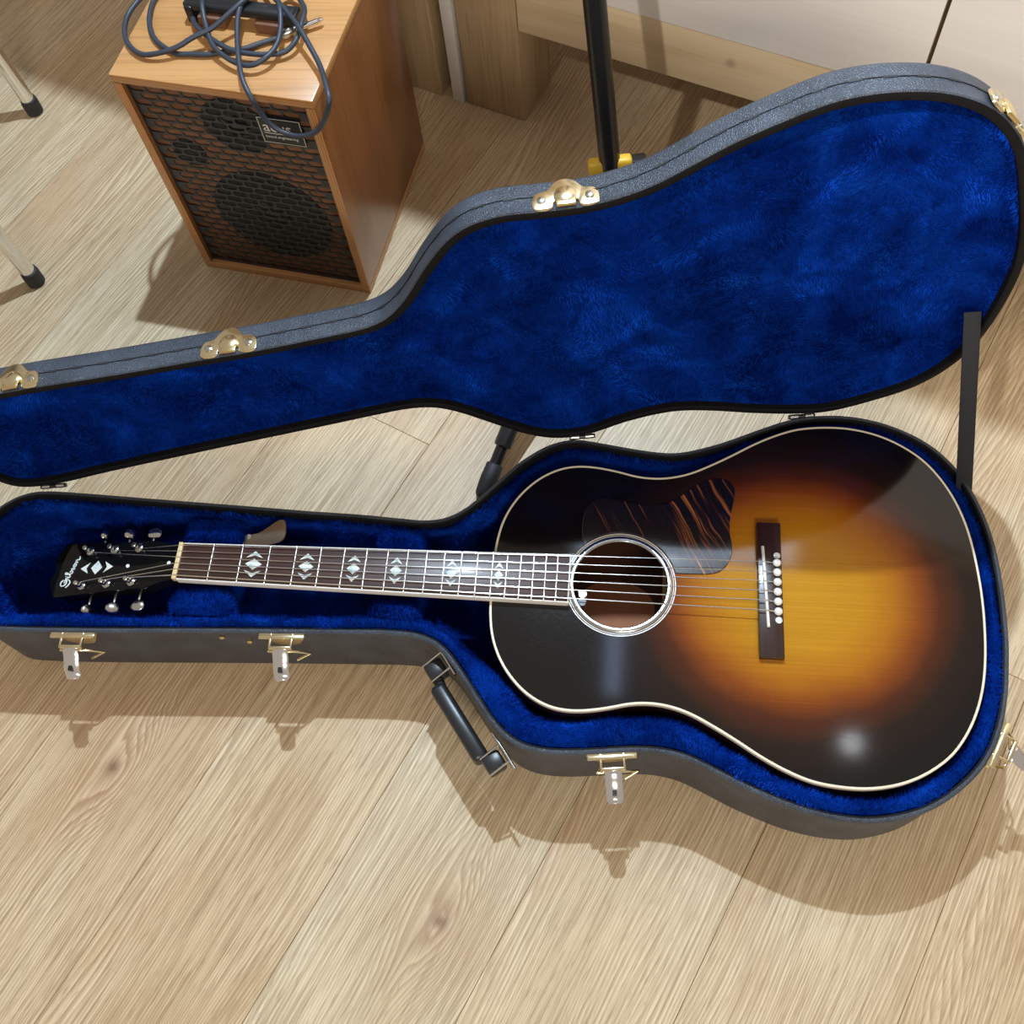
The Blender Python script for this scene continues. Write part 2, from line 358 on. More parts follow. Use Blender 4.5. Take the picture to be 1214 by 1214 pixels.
def swirl(p):
    x, y, z = (p / 1000).T
    f = lambda a, b, c, d: np.sin(a * x + 1.7 * np.sin(b * y + d) + c * z + d) 
    return np.c_[f(31, 23, 19, .3) + .6 * f(67, 51, 43, 1.9), f(27, 37, 29, 2.2) + .6 * f(59, 73, 61, .7), f(23, 29, 37, 4.1) + .6 * f(71, 47, 53, 3.3)]
def pile(p, n, length, width, lean=.9):
    cnt = len(p); d = n + lean * .55 * swirl(p) + RNG.normal(0, .28, (cnt, 3))
    d -= n * np.minimum((d * n).sum(1) - .25, 0)[:, None]
    d /= np.linalg.norm(d, axis=1)[:, None]
    s = np.cross(d, RNG.normal(size=(cnt, 3))); s /= np.linalg.norm(s, axis=1)[:, None] + 1e-9
    L = length * RNG.uniform(.6, 1.2, (cnt, 1)); b = p - n * .4
    V = np.stack([b - s * width / 2, b + s * width / 2, b + d * L], 1).reshape(-1, 3)
    return V
def tri_mesh(name, V, mat, parent):
    me = bpy.data.meshes.new(name); nv = len(V); nt = nv // 3
    me.vertices.add(nv); me.vertices.foreach_set('co', (V / 1000).astype(np.float32).ravel())
    me.loops.add(nv); me.loops.foreach_set('vertex_index', np.arange(nv, dtype=np.int32))
    me.polygons.add(nt); me.polygons.foreach_set('loop_start', np.arange(0, nv, 3, dtype=np.int32))
    me.update(calc_edges=True); o = link(name, me, mat, parent); o['kind'] = 'stuff'; return o

# ------------------------------------------------------------------ floor of oak planks
ang = math.radians(64.3); dv = np.array([math.cos(ang), math.sin(ang)]); nv = np.array([-dv[1], dv[0]])
fl = box('floor', -1900, 2500, -1700, 2500, -30, -9, 'subfloor'); fl['kind'] = 'structure'
fl['label'] = 'pale oak plank floor running diagonally under everything'
PW, PL = 191.5, 1380.
def plank_mesh():
    hx, hy, c, d = PL / 2 - .3, PW / 2 - .28, .5, .35
    V = [(sx * hx, sy * hy, -9) for sx, sy in ((-1, -1), (1, -1), (1, 1), (-1, 1))] + [(sx * hx, sy * hy, -d) for sx, sy in ((-1, -1), (1, -1), (1, 1), (-1, 1))] + [(sx * (hx - c), sy * (hy - c), 0) for sx, sy in ((-1, -1), (1, -1), (1, 1), (-1, 1))]
    Fc = [(3, 2, 1, 0), (8, 9, 10, 11)]
    for b in (0, 4):
        for k in range(4): Fc.append((b + k, b + (k + 1) % 4, b + 4 + (k + 1) % 4, b + 4 + k))
    me = bpy.data.meshes.new('plank'); me.from_pydata([tuple(c / 1000 for c in v) for v in V], [], Fc); me.materials.append(M['floor']); return me
pm = plank_mesh()
STAG = {0: 312.}
KN = {(-2, 0): (310, -343), (-1, 0): (-86, -204)}
for row in range(-13, 13):
    c = -110 + PW * (row + .5); st = STAG.get(row, (random.uniform(-40, 40) - nv[1] * c) / dv[1])
    for k in range(-4, 4):
        s = st + PL * (k + .5); ctr = dv * s + nv * c
        if not (-1750 < ctr[0] < 2350 and -1550 < ctr[1] < 2350): continue
        o = bpy.data.objects.new('plank', pm); COL.objects.link(o); o.parent = fl
        o.location = (ctr[0] / 1000, ctr[1] / 1000, 0); o.rotation_euler = (0, 0, ang)
        o['knot'] = [99., 99., 0.]
        for kp in ((310, -343), (-86, -204)):
            q = np.array(kp) - ctr; lx, ly = q @ dv, q @ nv
            if abs(lx) < PL / 2 and abs(ly) < PW / 2: o['knot'] = [lx / 1000, ly / 1000, 0.]

# ------------------------------------------------------------------ shop counter behind
CE = np.array([.924, -.3824, 0]); CN = np.array([.3824, .924, 0])
CF = frame((318, 798, 0), CE, CN, (0, 0, 1))
ct = thing('shop_counter', (318, 798, 0), 'pale timber shop counter on posts behind the amplifier and the open case lid', 'counter')
box('post', -98, 0, 0, 93, 0, 1010, 'pine', ct, CF, 2.5)
box('post', -232, -141, -2, 90, 0, 1010, 'pine', ct, CF, 2.5)
box('post', 1180, 1278, 0, 93, 0, 1010, 'pine', ct, CF, 2.5)
box('post', -1100, -1010, 0, 93, 0, 1010, 'pine', ct, CF, 2.5)
box('batten', -121, -103, -3, 30, 0, 1010, 'birch_panel', ct, CF, 1)
box('lower_board', 2, 1500, -1, 24, 165, 246, 'pine_board', ct, CF, 1.5)
box('front_panel', 2, 535.5, -3, 15, 247.5, 1010, 'birch_panel', ct, CF, 1.2)
box('front_panel', 540, 1500, -3, 15, 247.5, 1010, 'birch_panel', ct, CF, 1.2)
box('back_panel', -1200, 1500, 560, 578, 0, 1010, 'birch_panel', ct, CF, 1.2)
box('counter_top', -1300, 1600, -10, 600, 1011, 1051, 'pine_board', ct, CF, 3)

# ------------------------------------------------------------------ acoustic amplifier
AE = np.array([.98575, -.1683, 0]); AN = np.array([.1683, .98575, 0]); A0 = (-123, 515, 0)
AF = frame(A0, AE, AN, (0, 0, 1)); AW, AD, AH, TH = 252, 274, 346, 12
amp = thing('guitar_amplifier', A0, 'small wooden acoustic guitar amplifier with black slotted grille, cable coiled on top', 'amplifier')
def ply_panel(name, x0, x1, y0, y1, z0, z1, mat, thin, ends):
    """panel whose front edge shows the plies: two materials on one mesh"""
    o = box(name, x0, x1, y0, y1, z0, z1, mat, amp, AF, 1.6, 2)
    me = o.data; me.materials.append(M['ply_edge']); uv = me.uv_layers.new(name='UVMap')
    for p in me.polygons:
        ctr = np.array(p.center) * 1000 - np.array(A0); n = np.array(p.normal)
        if abs(n @ AN) > .6 and ctr @ AN < 20: p.material_index = 1
        for li in p.loop_indices:
            v = np.array(me.vertices[me.loops[li].vertex_index].co) * 1000 - np.array(A0)
            t = (v[2] - z0) / (z1 - z0) if thin == 'z' else (v @ AE - x0) / (x1 - x0)
            uv.data[li].uv = (0, t)
    return o
ply_panel('top_panel', 0, AW, 0, AD, AH - TH, AH, 'amp_wood', 'z', 0)
ply_panel('bottom_panel', 0, AW, 0, AD, 0, TH, 'amp_wood', 'z', 0)
ply_panel('side_panel', 0, TH, 0, AD, TH, AH - TH, 'amp_side', 'x', 0)
ply_panel('side_panel', AW - TH, AW, 0, AD, TH, AH - TH, 'amp_side', 'x', 0)
box('back_panel', TH, AW - TH, AD - 14, AD - 2, TH, AH - TH, 'baffle', amp, AF)
box('baffle', TH, AW - TH, 11, 26, TH, AH - TH, 'baffle', amp, AF)
def grille():
    bm = bmesh.new(); x0, x1, z0, z1 = TH + .5, AW - TH - .5, TH + .5, AH - TH - .5
    rows = 29; pz = (z1 - z0 - 8) / rows; px = 22.5; cols = 10; yf, yb = 6.5, 7.4
    X0 = x0 + 1.0; cache = {}
    def V(x, z, y):
        k = (round(x, 2), round(z, 2), y)
        if k not in cache: cache[k] = bm.verts.new(AF(x, y, z) / 1000)
        return cache[k]
    def cell(cx, cz, w, h, hw, hh):
        rect = []; hole = []; ns = 4
        rr = hh
        for q, (sx, sz) in enumerate(((1, 1), (-1, 1), (-1, -1), (1, -1))):
            for k in range(ns + 1):
                a = math.pi / 2 * (q + k / ns); 
                hole.append((cx + sx * (hw - rr) + rr * math.cos(a), cz + rr * math.sin(a)))
            rect.append((cx + sx * w / 2, cz + sz * h / 2))
        m = len(hole)
        for y in (yf, yb):
            hv = [V(*p, y) for p in hole]; rv = [V(*p, y) for p in rect]
            for q in range(4):
                for k in range(ns):
                    i = q * (ns + 1) + k; f = [rv[q], hv[i + 1], hv[i]]
                    if len(set(f)) == 3: bm.faces.new(f)
                i = q * (ns + 1) + ns; j = (i + 1) % m
                f = [rv[q], rv[(q + 1) % 4], hv[j], hv[i]]; f2 = []
                for v in f:
                    if v not in f2: f2.append(v)
                if len(f2) > 2: bm.faces.new(f2)
        for i in range(m):
            a, b = hole[i], hole[(i + 1) % m]
            f = [V(*a, yf), V(*b, yf), V(*b, yb), V(*a, yb)]
            if len(set(f)) == 4: 
                try: bm.faces.new(f)
                except ValueError: pass
    def solid(xa, xb, za, zb):
        for y in (yf, yb): bm.faces.new([V(xa, za, y), V(xb, za, y), V(xb, zb, y), V(xa, zb, y)])
    for r in range(rows):
        cz = z0 + 4 + pz * (r + .5); off = 0 if r % 2 == 0 else px / 2
        lo = X0 + off; n = cols - (1 if off else 0)
        za, zb = cz - pz / 2, cz + pz / 2
        if lo > x0: solid(x0, lo, za, zb)
        for k in range(n): cell(lo + px * (k + .5), cz, px, pz, 10.2, 4.25)
        if lo + px * n < x1: solid(lo + px * n, x1, za, zb)
    solid(x0, x1, z0, z0 + 4); solid(x0, x1, z1 - 4, z1)
    o = from_bm('grille', bm, 'black_plastic', amp)
grille()
FF = frame(AF(0, 10.9, 0), AE, (0, 0, 1), -AN)     # x along, y up, z towards the viewer
def at(u, h): return frame(FF(u, h), AE, (0, 0, 1), -AN)
wf = lathe('woofer', [(80, 0), (80, 1.6), (73, 2.4), (70, 1.4), (64, 2.0), (60, .9), (24, .3)], at(137, 124), 'cone', amp, 40)
lathe('dust_cap', [(24.5, .3), (20, 1.3), (12, 2.2), (0, 2.5)], at(137, 124), 'black_plastic', wf, 28)
tw = lathe('tweeter', [(42, 0), (42, 1.6), (38, 2.2), (18, .6)], at(134, 280), 'cone', amp, 36)
lathe('dome', [(18, .6), (14, 1.6), (7, 2.4), (0, 2.6)], at(134, 280), 'black_metal', tw, 24)
lathe('port', [(22, 0), (22, 1.6), (19, 1.6), (18, .3)], at(54, 224), 'cone', amp, 30)
BF = frame(AF(170, 5.5, 268), AE, (0, 0, 1), -AN)
bd = box('badge', 0, 55, 0, 40, 0, 1.6, 'badge_black', amp, BF, .6)
def border():
    poly = lambda i: [(i, i), (55 - i, i), (55 - i, 40 - i), (i, 40 - i)]
    a = [BF(x, y, 1.8) for x, y in poly(.8)]; b = [BF(x, y, 1.8) for x, y in poly(1.5)]
    mesh('badge_border', a + b, [(k, (k + 1) % 4, 4 + (k + 1) % 4, 4 + k) for k in range(4)], 'badge_silver', bd)
border()
def text(name, body, F, size, mat, parent, ext=.15):
    cu = bpy.data.curves.new(name, 'FONT'); cu.body = body; cu.size = size; cu.extrude = ext
    tmp = bpy.data.objects.new(name, cu); COL.objects.link(tmp)
    dg = bpy.context.evaluated_depsgraph_get(); me = bpy.data.meshes.new_from_object(tmp.evaluated_get(dg))
    bpy.data.objects.remove(tmp)
    for v in me.vertices: v.co = Vector(F(*v.co) / 1000)
    me.materials.clear(); return link(name, me, mat, parent)
text('badge_lettering', 'acus', frame(BF(5, 19, 1.9), AE, (0, 0, 1), -AN), 21, 'badge_silver', bd)
text('badge_lettering', 'sound engineering', frame(BF(5, 9, 1.9), AE, (0, 0, 1), -AN), 5.6, 'badge_silver', bd)
box('badge_rule', 5, 30, 15.5, 16.5, 1.6, 1.9, 'badge_silver', bd, BF)
hd = box('handle', 62, 200, 98, 117, AH + 13, AH + 25, 'black_plastic', amp, AF, 4, 3)
for u in (62, 190): box('handle_foot', u + 2, u + 12, 96, 119, AH - .5, AH + 22, 'black_plastic', hd, AF, 2)
for u in (80, 152): box('handle_bracket', u, u + 34, 92, 116, AH - .5, AH + 13.5, 'baffle', hd, AF, 2)

# instrument cable lying on the amplifier
cb = thing('instrument_cable', tuple(AF(140, 80, AH)), 'dark blue-grey instrument cable with silver jack plugs, coiled on the amplifier', 'cable')
S1 = [[184, 86, 350], [167, 75, 350], [149, 62, 350], [129, 54, 350], [110, 46, 350], [89, 43, 350], [73, 41, 350], [52, 49, 350], [35, 61, 350], [20, 83, 350], [13, 103, 350], [10, 121, 350], [14, 145, 352], [30, 160, 354], [50, 150, 352]]
S3 = [[62, 128, 351], [67, 107, 353], [77, 88, 355], [90, 75, 357], [105, 65, 358], [122, 56, 358], [140, 50, 357], [163, 49, 356], [186, 53, 355], [201, 60, 355], [210, 74, 359], [211, 95, 364], [207, 118, 364], [197, 134, 360], [184, 148, 357], [172, 150, 360]]
S5 = [[166, 130, 369], [187, 109, 371], [211, 86, 371], [232, 63, 366], [251, 40, 362], [268, 12, 364], [278, -8, 360], [270, -12, 338], [254, -12, 315], [236, -12, 305], [216, -12, 304], [200, -12, 312], [190, -12, 330], [186, -13, 352], [173, 2, 361], [158, 31, 365], [146, 61, 368], [138, 89, 372], [137, 110, 374], [142, 127, 368], [130, 148, 360], [100, 146, 358]]
S4 = [[83, 124, 366], [89, 100, 372], [99, 78, 365], [117, 51, 360], [136, 38, 358], [154, 31, 357], [171, 31, 357], [185, 41, 360], [192, 61, 362], [190, 84, 366], [183, 107, 373], [171, 126, 368], [157, 139, 362], [120, 168, 358], [60, 172, 356], [10, 150, 354]]
S2 = [[-8, 111, 352], [-11, 86, 350], [-2, 60, 350], [14, 41, 351], [34, 31, 352], [54, 33, 355], [75, 43, 358], [92, 56, 363], [110, 69, 366], [127, 88, 373], [139, 105, 377], [147, 120, 377]]
tube('cable', spline([AF(*p) for p in S1 + S3 + S5 + S4 + S2], n=7), 3.1, 'cable_rubber', cb, 10)
def plug(p, d):
    d = np.array(d, float); d /= np.linalg.norm(d); p = np.array(p, float); x = np.cross(d, (0, 0, 1)); x /= np.linalg.norm(x)
    F = frame(AF(*p), AE * x[0] + AN * x[1] + np.array((0, 0, x[2])), np.cross(AE * d[0] + AN * d[1] + np.array((0, 0, d[2])), AE * x[0] + AN * x[1] + np.array((0, 0, x[2]))), AE * d[0] + AN * d[1] + np.array((0, 0, d[2])))
    b = lathe('plug', [(3.2, -2), (4.5, 0), (6.2, 2), (6.2, 20), (5.0, 22), (4.4, 23)], F, 'nickel', cb, 16)
    lathe('jack_tip', [(3.2, 23), (3.2, 47), (2.3, 48), (3.3, 50), (1.2, 54), (0, 54)], F, 'chrome', b, 14)
plug((184, 86, 352.5), (48, 36, 2)); plug((147, 120, 377), (30, 40, 2))

# ------------------------------------------------------------------ instrument stand behind the lid
st = thing('guitar_stand', (440, 490, 0), 'black folding guitar stand with yellow collar standing behind the blue-lined lid', 'stand')
hub = np.array([452., 500, 178]); pd = np.array([-22., 55, 200]); pd /= np.linalg.norm(pd)
base_pt = np.array([457., 510, 200])
tube('pole', [base_pt + pd * t for t in (-70, 0, 300, 640)], 13, 'black_metal', st, 18)
x_ = np.array([.95, .1, .08]); x_ -= pd * (x_ @ pd); x_ /= np.linalg.norm(x_)
SF = frame(base_pt, x_, np.cross(pd, x_), pd)
lathe('collar', [(15, -34), (21, -32), (22, -4), (19, 0), (15, 1)], SF, 'black_plastic', st, 24)
box('collar_wing', -27, 27, -9, 9, 2, 20, 'yellow_plastic', st, SF, 5, 3)
box('lever', 16, 44, -4, 16, 1, 13, 'black_plastic', st, SF, 3)
for k, ft in enumerate(((313, 162), (640, 350), (500, 650))):
    f = np.array([ft[0], ft[1], 9.]); d = hub - f; L = np.linalg.norm(d); d /= L
    lg = tube('leg', [f + d * t for t in (14, L * .5, L)], 8, 'black_metal', st, 14)
    tube('sleeve', [f + d * t for t in (62, 64, 130, 220, 222)], [9, 11.5, 11.5, 11.5, 9], 'black_plastic', lg, 16)
    tube('rubber_foot', [f + d * t for t in (-8, -6, 0, 16, 38, 40)], [3, 8, 10.5, 11.5, 11, 8.5], 'rubber', lg, 16)

# ------------------------------------------------------------------ chair whose chrome legs reach into the frame
ch = thing('metal_chair', (-620, 690, 0), 'chair with bent chrome tube legs and dark rubber feet at the edge of the floor', 'chair')
for fx, fy, tx, ty in ((-467, 815, -478, 812), (-371, 481, -384, 481), (-780, 725, -770, 727), (-684, 391, -674, 395)):
    cx = -1 if fx > -600 else 1
    pts = spline([(fx, fy, 12), (fx + (tx - fx) * .5, fy, 120), (tx, ty, 230), (tx + cx * 4, ty, 330), (tx + cx * 22, ty + 3, 400), (tx + cx * 60, ty + 5, 424)], n=6)
    lg = tube('leg', pts, 11, 'chrome', ch, 16)
    lathe('rubber_foot', [(10, 0), (13, 2), (13.3, 20), (12.4, 27), (11, 27.5)], frame((fx, fy, 0), (1, 0, 0), (0, 1, 0), (0, 0, 1)), 'rubber', lg, 20)
q = frame((-576, 603, 0), (.962, -.277, 0), (.277, .962, 0), (0, 0, 1))
box('seat', -205, 195, -210, 210, 428, 456, 'seat_fabric', ch, q, 10, 3)

# ------------------------------------------------------------------ guitar outline (symmetric half, from the neck joint round to the tail)
HALF = [(348, 0), (347.7, 27), (349.5, 49), (354.5, 71.5), (364.5, 93.5), (378, 112), (395, 127.5), (416, 138.5), (435, 142.3), (455, 141.7), (479, 137.5), (501, 132), (520, 130.3), (539, 132), (560, 138), (586, 151), (606, 162.5), (632, 178.5), (657, 191), (681, 199.5), (713, 203.3), (739, 202.3), (766.5, 196), (792, 184), (816, 165.5), (833, 143.3), (846, 117.5), (855, 88.5), (860.3, 55.5), (863, 18), (863.3, 0)]
GO = spline(HALF + [(x, -y) for x, y in HALF[-2:0:-1]], True, 8); GO = smooth_closed(resample(GO, 360), 2); GI = inset_dir(GO)
def gl(ins, z): q = GO + GI * ins; return np.c_[q, np.full(len(q), z)]
GT = 128.0
gt = thing('acoustic_guitar', (600, 0, 20), 'sunburst slope-shouldered acoustic guitar with diamond inlays lying in the blue case', 'guitar')
def top_plate():
    bm = bmesh.new(); o_ = [bm.verts.new((x / 1000, y / 1000, GT / 1000)) for x, y in GO + GI * 1.0]
    n = 96; h_ = [bm.verts.new(((487 + 50 * math.cos(2 * math.pi * k / n)) / 1000, 50 * math.sin(2 * math.pi * k / n) / 1000, GT / 1000)) for k in range(n)]
    es = [bm.edges.new((L[k], L[(k + 1) % len(L)])) for L in (o_, h_) for k in range(len(L))]
    bmesh.ops.triangle_fill(bm, use_beauty=True, edges=es)
    low = [bm.verts.new((v.co.x, v.co.y, (GT - 3) / 1000)) for v in h_]
    for k in range(n): bm.faces.new([h_[k], h_[(k + 1) % n], low[(k + 1) % n], low[k]])
    for f in bm.faces:
        if abs(f.normal.z) > .5 and f.normal.z < 0: f.normal_flip()
    me = bpy.data.meshes.new('top'); bm.to_mesh(me); bm.free()
    return link('soundboard', me, 'sunburst', gt)
sbd = top_plate()
loft('binding', [gl(2.6, GT - .5), gl(2.6, GT + .25), gl(.5, GT + .25), gl(0, GT - .4), gl(0, GT - 6)], 'cream', gt, ang=30)
loft('sides', [gl(.3, GT - 5.5), gl(.2, 70), gl(1.5, 24), gl(6, 21)], 'side_lacquer', gt)
loft('back', [gl(1.5, 42), gl(6, 40)], 'mahogany_inside', gt, fill_end=True, sm=False)
box('back_brace', 536, 545, -125, 125, 40.5, 54, 'spruce_brace', gt, bev=1)
box('back_brace', 420, 429, -125, 125, 40.5, 54, 'spruce_brace', gt, bev=1)
lathe('label', [(34, 0), (34, .3), (0, .3)], frame((482, 4, 41.5), (1.35, 0, 0), (0, 1, 0), (0, 0, 1)), 'paper', gt, 40)
RF = frame((487, 0, GT), (1, 0, 0), (0, 1, 0), (0, 0, 1))
ros = lathe('rosette', [(50, -2.5), (49.6, .2), (50.6, 1.5), (52.6, 1.9), (54.6, 1.5), (55.6, .35)], RF, 'nickel', gt, 96, False)
for r0, r1 in ((56.4, 57.1), (58.2, 59.3)): 
    V = [RF(r * math.cos(2 * math.pi * k / 96), r * math.sin(2 * math.pi * k / 96), .25) for r in (r0, r1) for k in range(96)]
    mesh('rosette_line', V, [(k, (k + 1) % 96, 96 + (k + 1) % 96, 96 + k) for k in range(96)], 'white_line', ros)
for wy in (-12, -21): lathe('control_wheel', [(4.5, -9), (5, -7), (5, -3.5), (4.4, -3)], frame((447, wy, GT), (1, 0, 0), (0, 1, 0), (0, 0, 1)), 'nickel' if wy > -15 else 'black_plastic', gt, 16)
PG = [(446, 42), (443, 60), (444, 78), (447, 90), (454, 98), (462, 102), (472, 101), (484, 100), (498, 97), (512, 95), (525, 96), (537, 99), (548, 106), (560, 116), (572, 125), (584, 130), (596, 131), (604, 128), (609, 120), (610, 112), (607, 97), (604, 80), (604, 63), (606, 47), (605, 38), (600, 27), (592, 19), (582, 16), (566, 15), (545.5, 15)]
arc = [(487 + 60.2 * math.cos(a), 60.2 * math.sin(a)) for a in np.linspace(math.atan2(15, 58.3), math.atan2(43, -41.6), 24)]
pgp = [tuple(p) for p in spline(PG, n=4)] + arc[1:-1]
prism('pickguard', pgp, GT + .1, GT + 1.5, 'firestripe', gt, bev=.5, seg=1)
# bridge
br = box('bridge', 631.5, 657, -76.5, 76.5, GT, GT + 8, 'rosewood_bridge', gt, bev=1.2)
sd = np.array([641. - 637, -91]); sd /= np.linalg.norm(sd)
prism('saddle', [tuple(np.array(p) + np.array([-sd[1], sd[0]]) * s) for p, s in (((637, 47), -1.5), ((637, 47), 1.5), ((641, -44), 1.5), ((641, -44), -1.5))], GT + 6, GT + 11.5, 'ivory', br, bev=.6)
PY = [28.5 - 11 * i for i in range(6)]
for y in PY: lathe('bridge_pin', [(2.4, 4), (2.6, 8.4), (4.2, 9), (4.4, 10.4), (3.2, 12.2), (0, 13)], frame((651.5, y, GT), (1, 0, 0), (0, 1, 0), (0, 0, 1)), 'ivory', br, 16)
for y in (37.5, -35.5): lathe('pearl_dot', [(3.6, 7.6), (3.6, 8.25), (0, 8.4)], frame((652, y, GT), (1, 0, 0), (0, 1, 0), (0, 0, 1)), 'pearl', br, 16)
# neck, fingerboard
SC = 628.65
fret_x = lambda k: SC * (1 - 2 ** (-k / 12))
wd = lambda x: 44.2 + (53.7 - 44.2) * x / 348.6
FZ = GT + 10
X1 = 431.5
def neck():
    L = []
    for x, dep in ((2, 15), (40, 16), (120, 17), (240, 18.5), (310, 20), (332, 30), (345, 70), (352, 98)):
        h = wd(x) / 2 - .3; pts = []
        for k in range(15):
            a = math.pi * k / 14; y = h * math.cos(a); z = FZ - 5.5 - dep * (math.sin(a) ** .75 if k not in (0, 14) else 0)
            if x > 330: y *= (1 - .35 * math.sin(a))
            pts.append((x, y, z))
        L.append(pts)
    n = 15; V = [p for r in L for p in r]; Fc = []
    for i in range(len(L) - 1):
        for k in range(n - 1): Fc.append((i * n + k, i * n + k + 1, (i + 1) * n + k + 1, (i + 1) * n + k))
    Fc += [tuple(range(n)), tuple((len(L) - 1) * n + k for k in range(n))]
    mesh('neck', V, Fc, 'mahogany_neck', gt, True)
neck()
fbd = prism('fretboard', [(0, wd(0) / 2 - 1.6), (0, -wd(0) / 2 + 1.6), (X1, -wd(X1) / 2 + 1.6), (X1, wd(X1) / 2 - 1.6)], GT + .3, FZ, 'rosewood', gt, bev=.4)
for s in (1, -1):
    prism('board_binding', [(0, s * (wd(0) / 2 - 1.6)), (0, s * wd(0) / 2), (X1, s * wd(X1) / 2), (X1, s * (wd(X1) / 2 - 1.6))], GT + .4, FZ + .1, 'white_line', fbd, bev=.4)
box('board_binding', X1, X1 + 1.6, -wd(X1) / 2, wd(X1) / 2, GT + .4, FZ + .1, 'white_line', fbd, bev=.4)
for k in range(1, 20):
    x = fret_x(k); h = wd(x) / 2 - .7
    o = tube('fret', [(x, -h, FZ + .25), (x, h, FZ + .25)], 1.05, 'fret', fbd, 8)
for k in (3, 5, 7, 9, 12, 15):
    xa, xb = fret_x(k - 1), fret_x(k); xc = (xa + xb) / 2 - .3; hw = min((xb - xa) * .30, 9.8); z0, z1 = FZ - .3, FZ + .18
    prism('diamond_inlay', [(xc - hw, 0), (xc, -6.6), (xc + hw, 0), (xc, 6.6)], z0, z1, 'pearl', fbd)
    for s in (1, -1):
        prism('arrow_inlay', [(xc - hw, s * 7.6), (xc, s * 15.6), (xc + hw, s * 7.6), (xc, s * 10.4)], z0, z1, 'pearl', fbd)
box('nut', -5, 0, -wd(0) / 2, wd(0) / 2, FZ - 6, FZ + 2.2, 'bone', gt, bev=.8)
# headstock, tilted back
ha = math.radians(15.5)
HF = frame((-5, 0, FZ - 3), (-math.cos(ha), 0, -math.sin(ha)), (0, 1, 0), (-math.sin(ha), 0, math.cos(ha)))
hh = [(0, 21.5), (8, 21.8), (18, 23.6), (28, 26.8), (38, 28.6), (80, 29.8), (120, 31.8), (152, 33.8), (160, 34), (165, 31), (168, 26), (172, 18), (173, 11), (170.5, 4), (168.5, 0)]
hp = [tuple(p) for p in spline(hh, n=4)]; hp = hp + [(x, -y) for x, y in hp[-2::-1]]
hs = prism('headstock', hp, -15, 0, 'lacquer', gt, HF, bev=.8)
prism('diamond_inlay', [(102, 0), (110, -8.5), (118, 0), (110, 8.5)], -.2, .15, 'pearl', hs, HF)
for s in (1, -1): prism('arrow_inlay', [(110 + s * 10.5, 7), (110 + s * 23, 0), (110 + s * 10.5, -7), (110 + s * 14.5, 0)], -.2, .15, 'pearl', hs, HF)
for hx_ in (10, 66): lathe('screw', [(2.2, 0), (2.2, .8), (0, 1.2)], frame(HF(hx_, -1), (1, 0, 0), (0, 1, 0), (0, 0, 1)), 'ivory', hs, 12)
# script lettering, drawn as strokes: x along the word, y up
LET = {'G': [[(9, 11.5), (7.5, 13.5), (4.5, 13.2), (3, 10.5), (3.2, 7), (5.2, 5.2), (7.8, 6.2), (9.2, 9), (8.8, 4), (6.5, .2), (3.2, .4), (1.2, 2.6)], [(5.8, 8.6), (9.4, 9.2), (11, 9.5)]],
       'i': [[(11, 6.5), (11.8, 9), (11.5, 6), (12.4, 4.9), (13.6, 6.4)], [(12.4, 11.2), (12.7, 11.6)]],
       'b': [[(13.6, 6.4), (15.8, 11), (16.2, 14.5), (15, 14), (14.8, 9), (15.4, 5.4), (17.2, 5), (18.2, 7), (17.4, 8.6), (16.6, 7.6)]],
       's': [[(18.2, 6.6), (20.2, 9.2), (20, 7.6), (21.3, 6.2), (20.6, 4.8), (19.2, 5.2)]],
       'o': [[(21, 5.6), (22.6, 8.6), (24.4, 8.2), (25, 6.2), (23.8, 4.9), (22.4, 5.8), (22.6, 8), (24.4, 8.6), (25.8, 8.2)]],
       'n': [[(26, 8.4), (26.6, 8.6), (26.5, 5), (27.4, 8), (28.8, 8.7), (29.4, 7.4), (29.3, 5.3), (30.4, 5), (32.6, 6.6)]]}
WF = frame(HF(147.5, -24, .25), HF(0, 1, 0) * 1.22 - HF(0, 0, 0) * 1.22 - (HF(1, 0, 0) - HF(0, 0, 0)) * .42, (HF(1, 0, 0) - HF(0, 0, 0)) * .95, HF(0, 0, 1) - HF(0, 0, 0))
for ch_, strokes in LET.items():
    for q_ in strokes:
        tube('logo_stroke', spline([WF(x, y - 2, 0) for x, y in q_], n=5), .85, 'pearl', hs, 6)
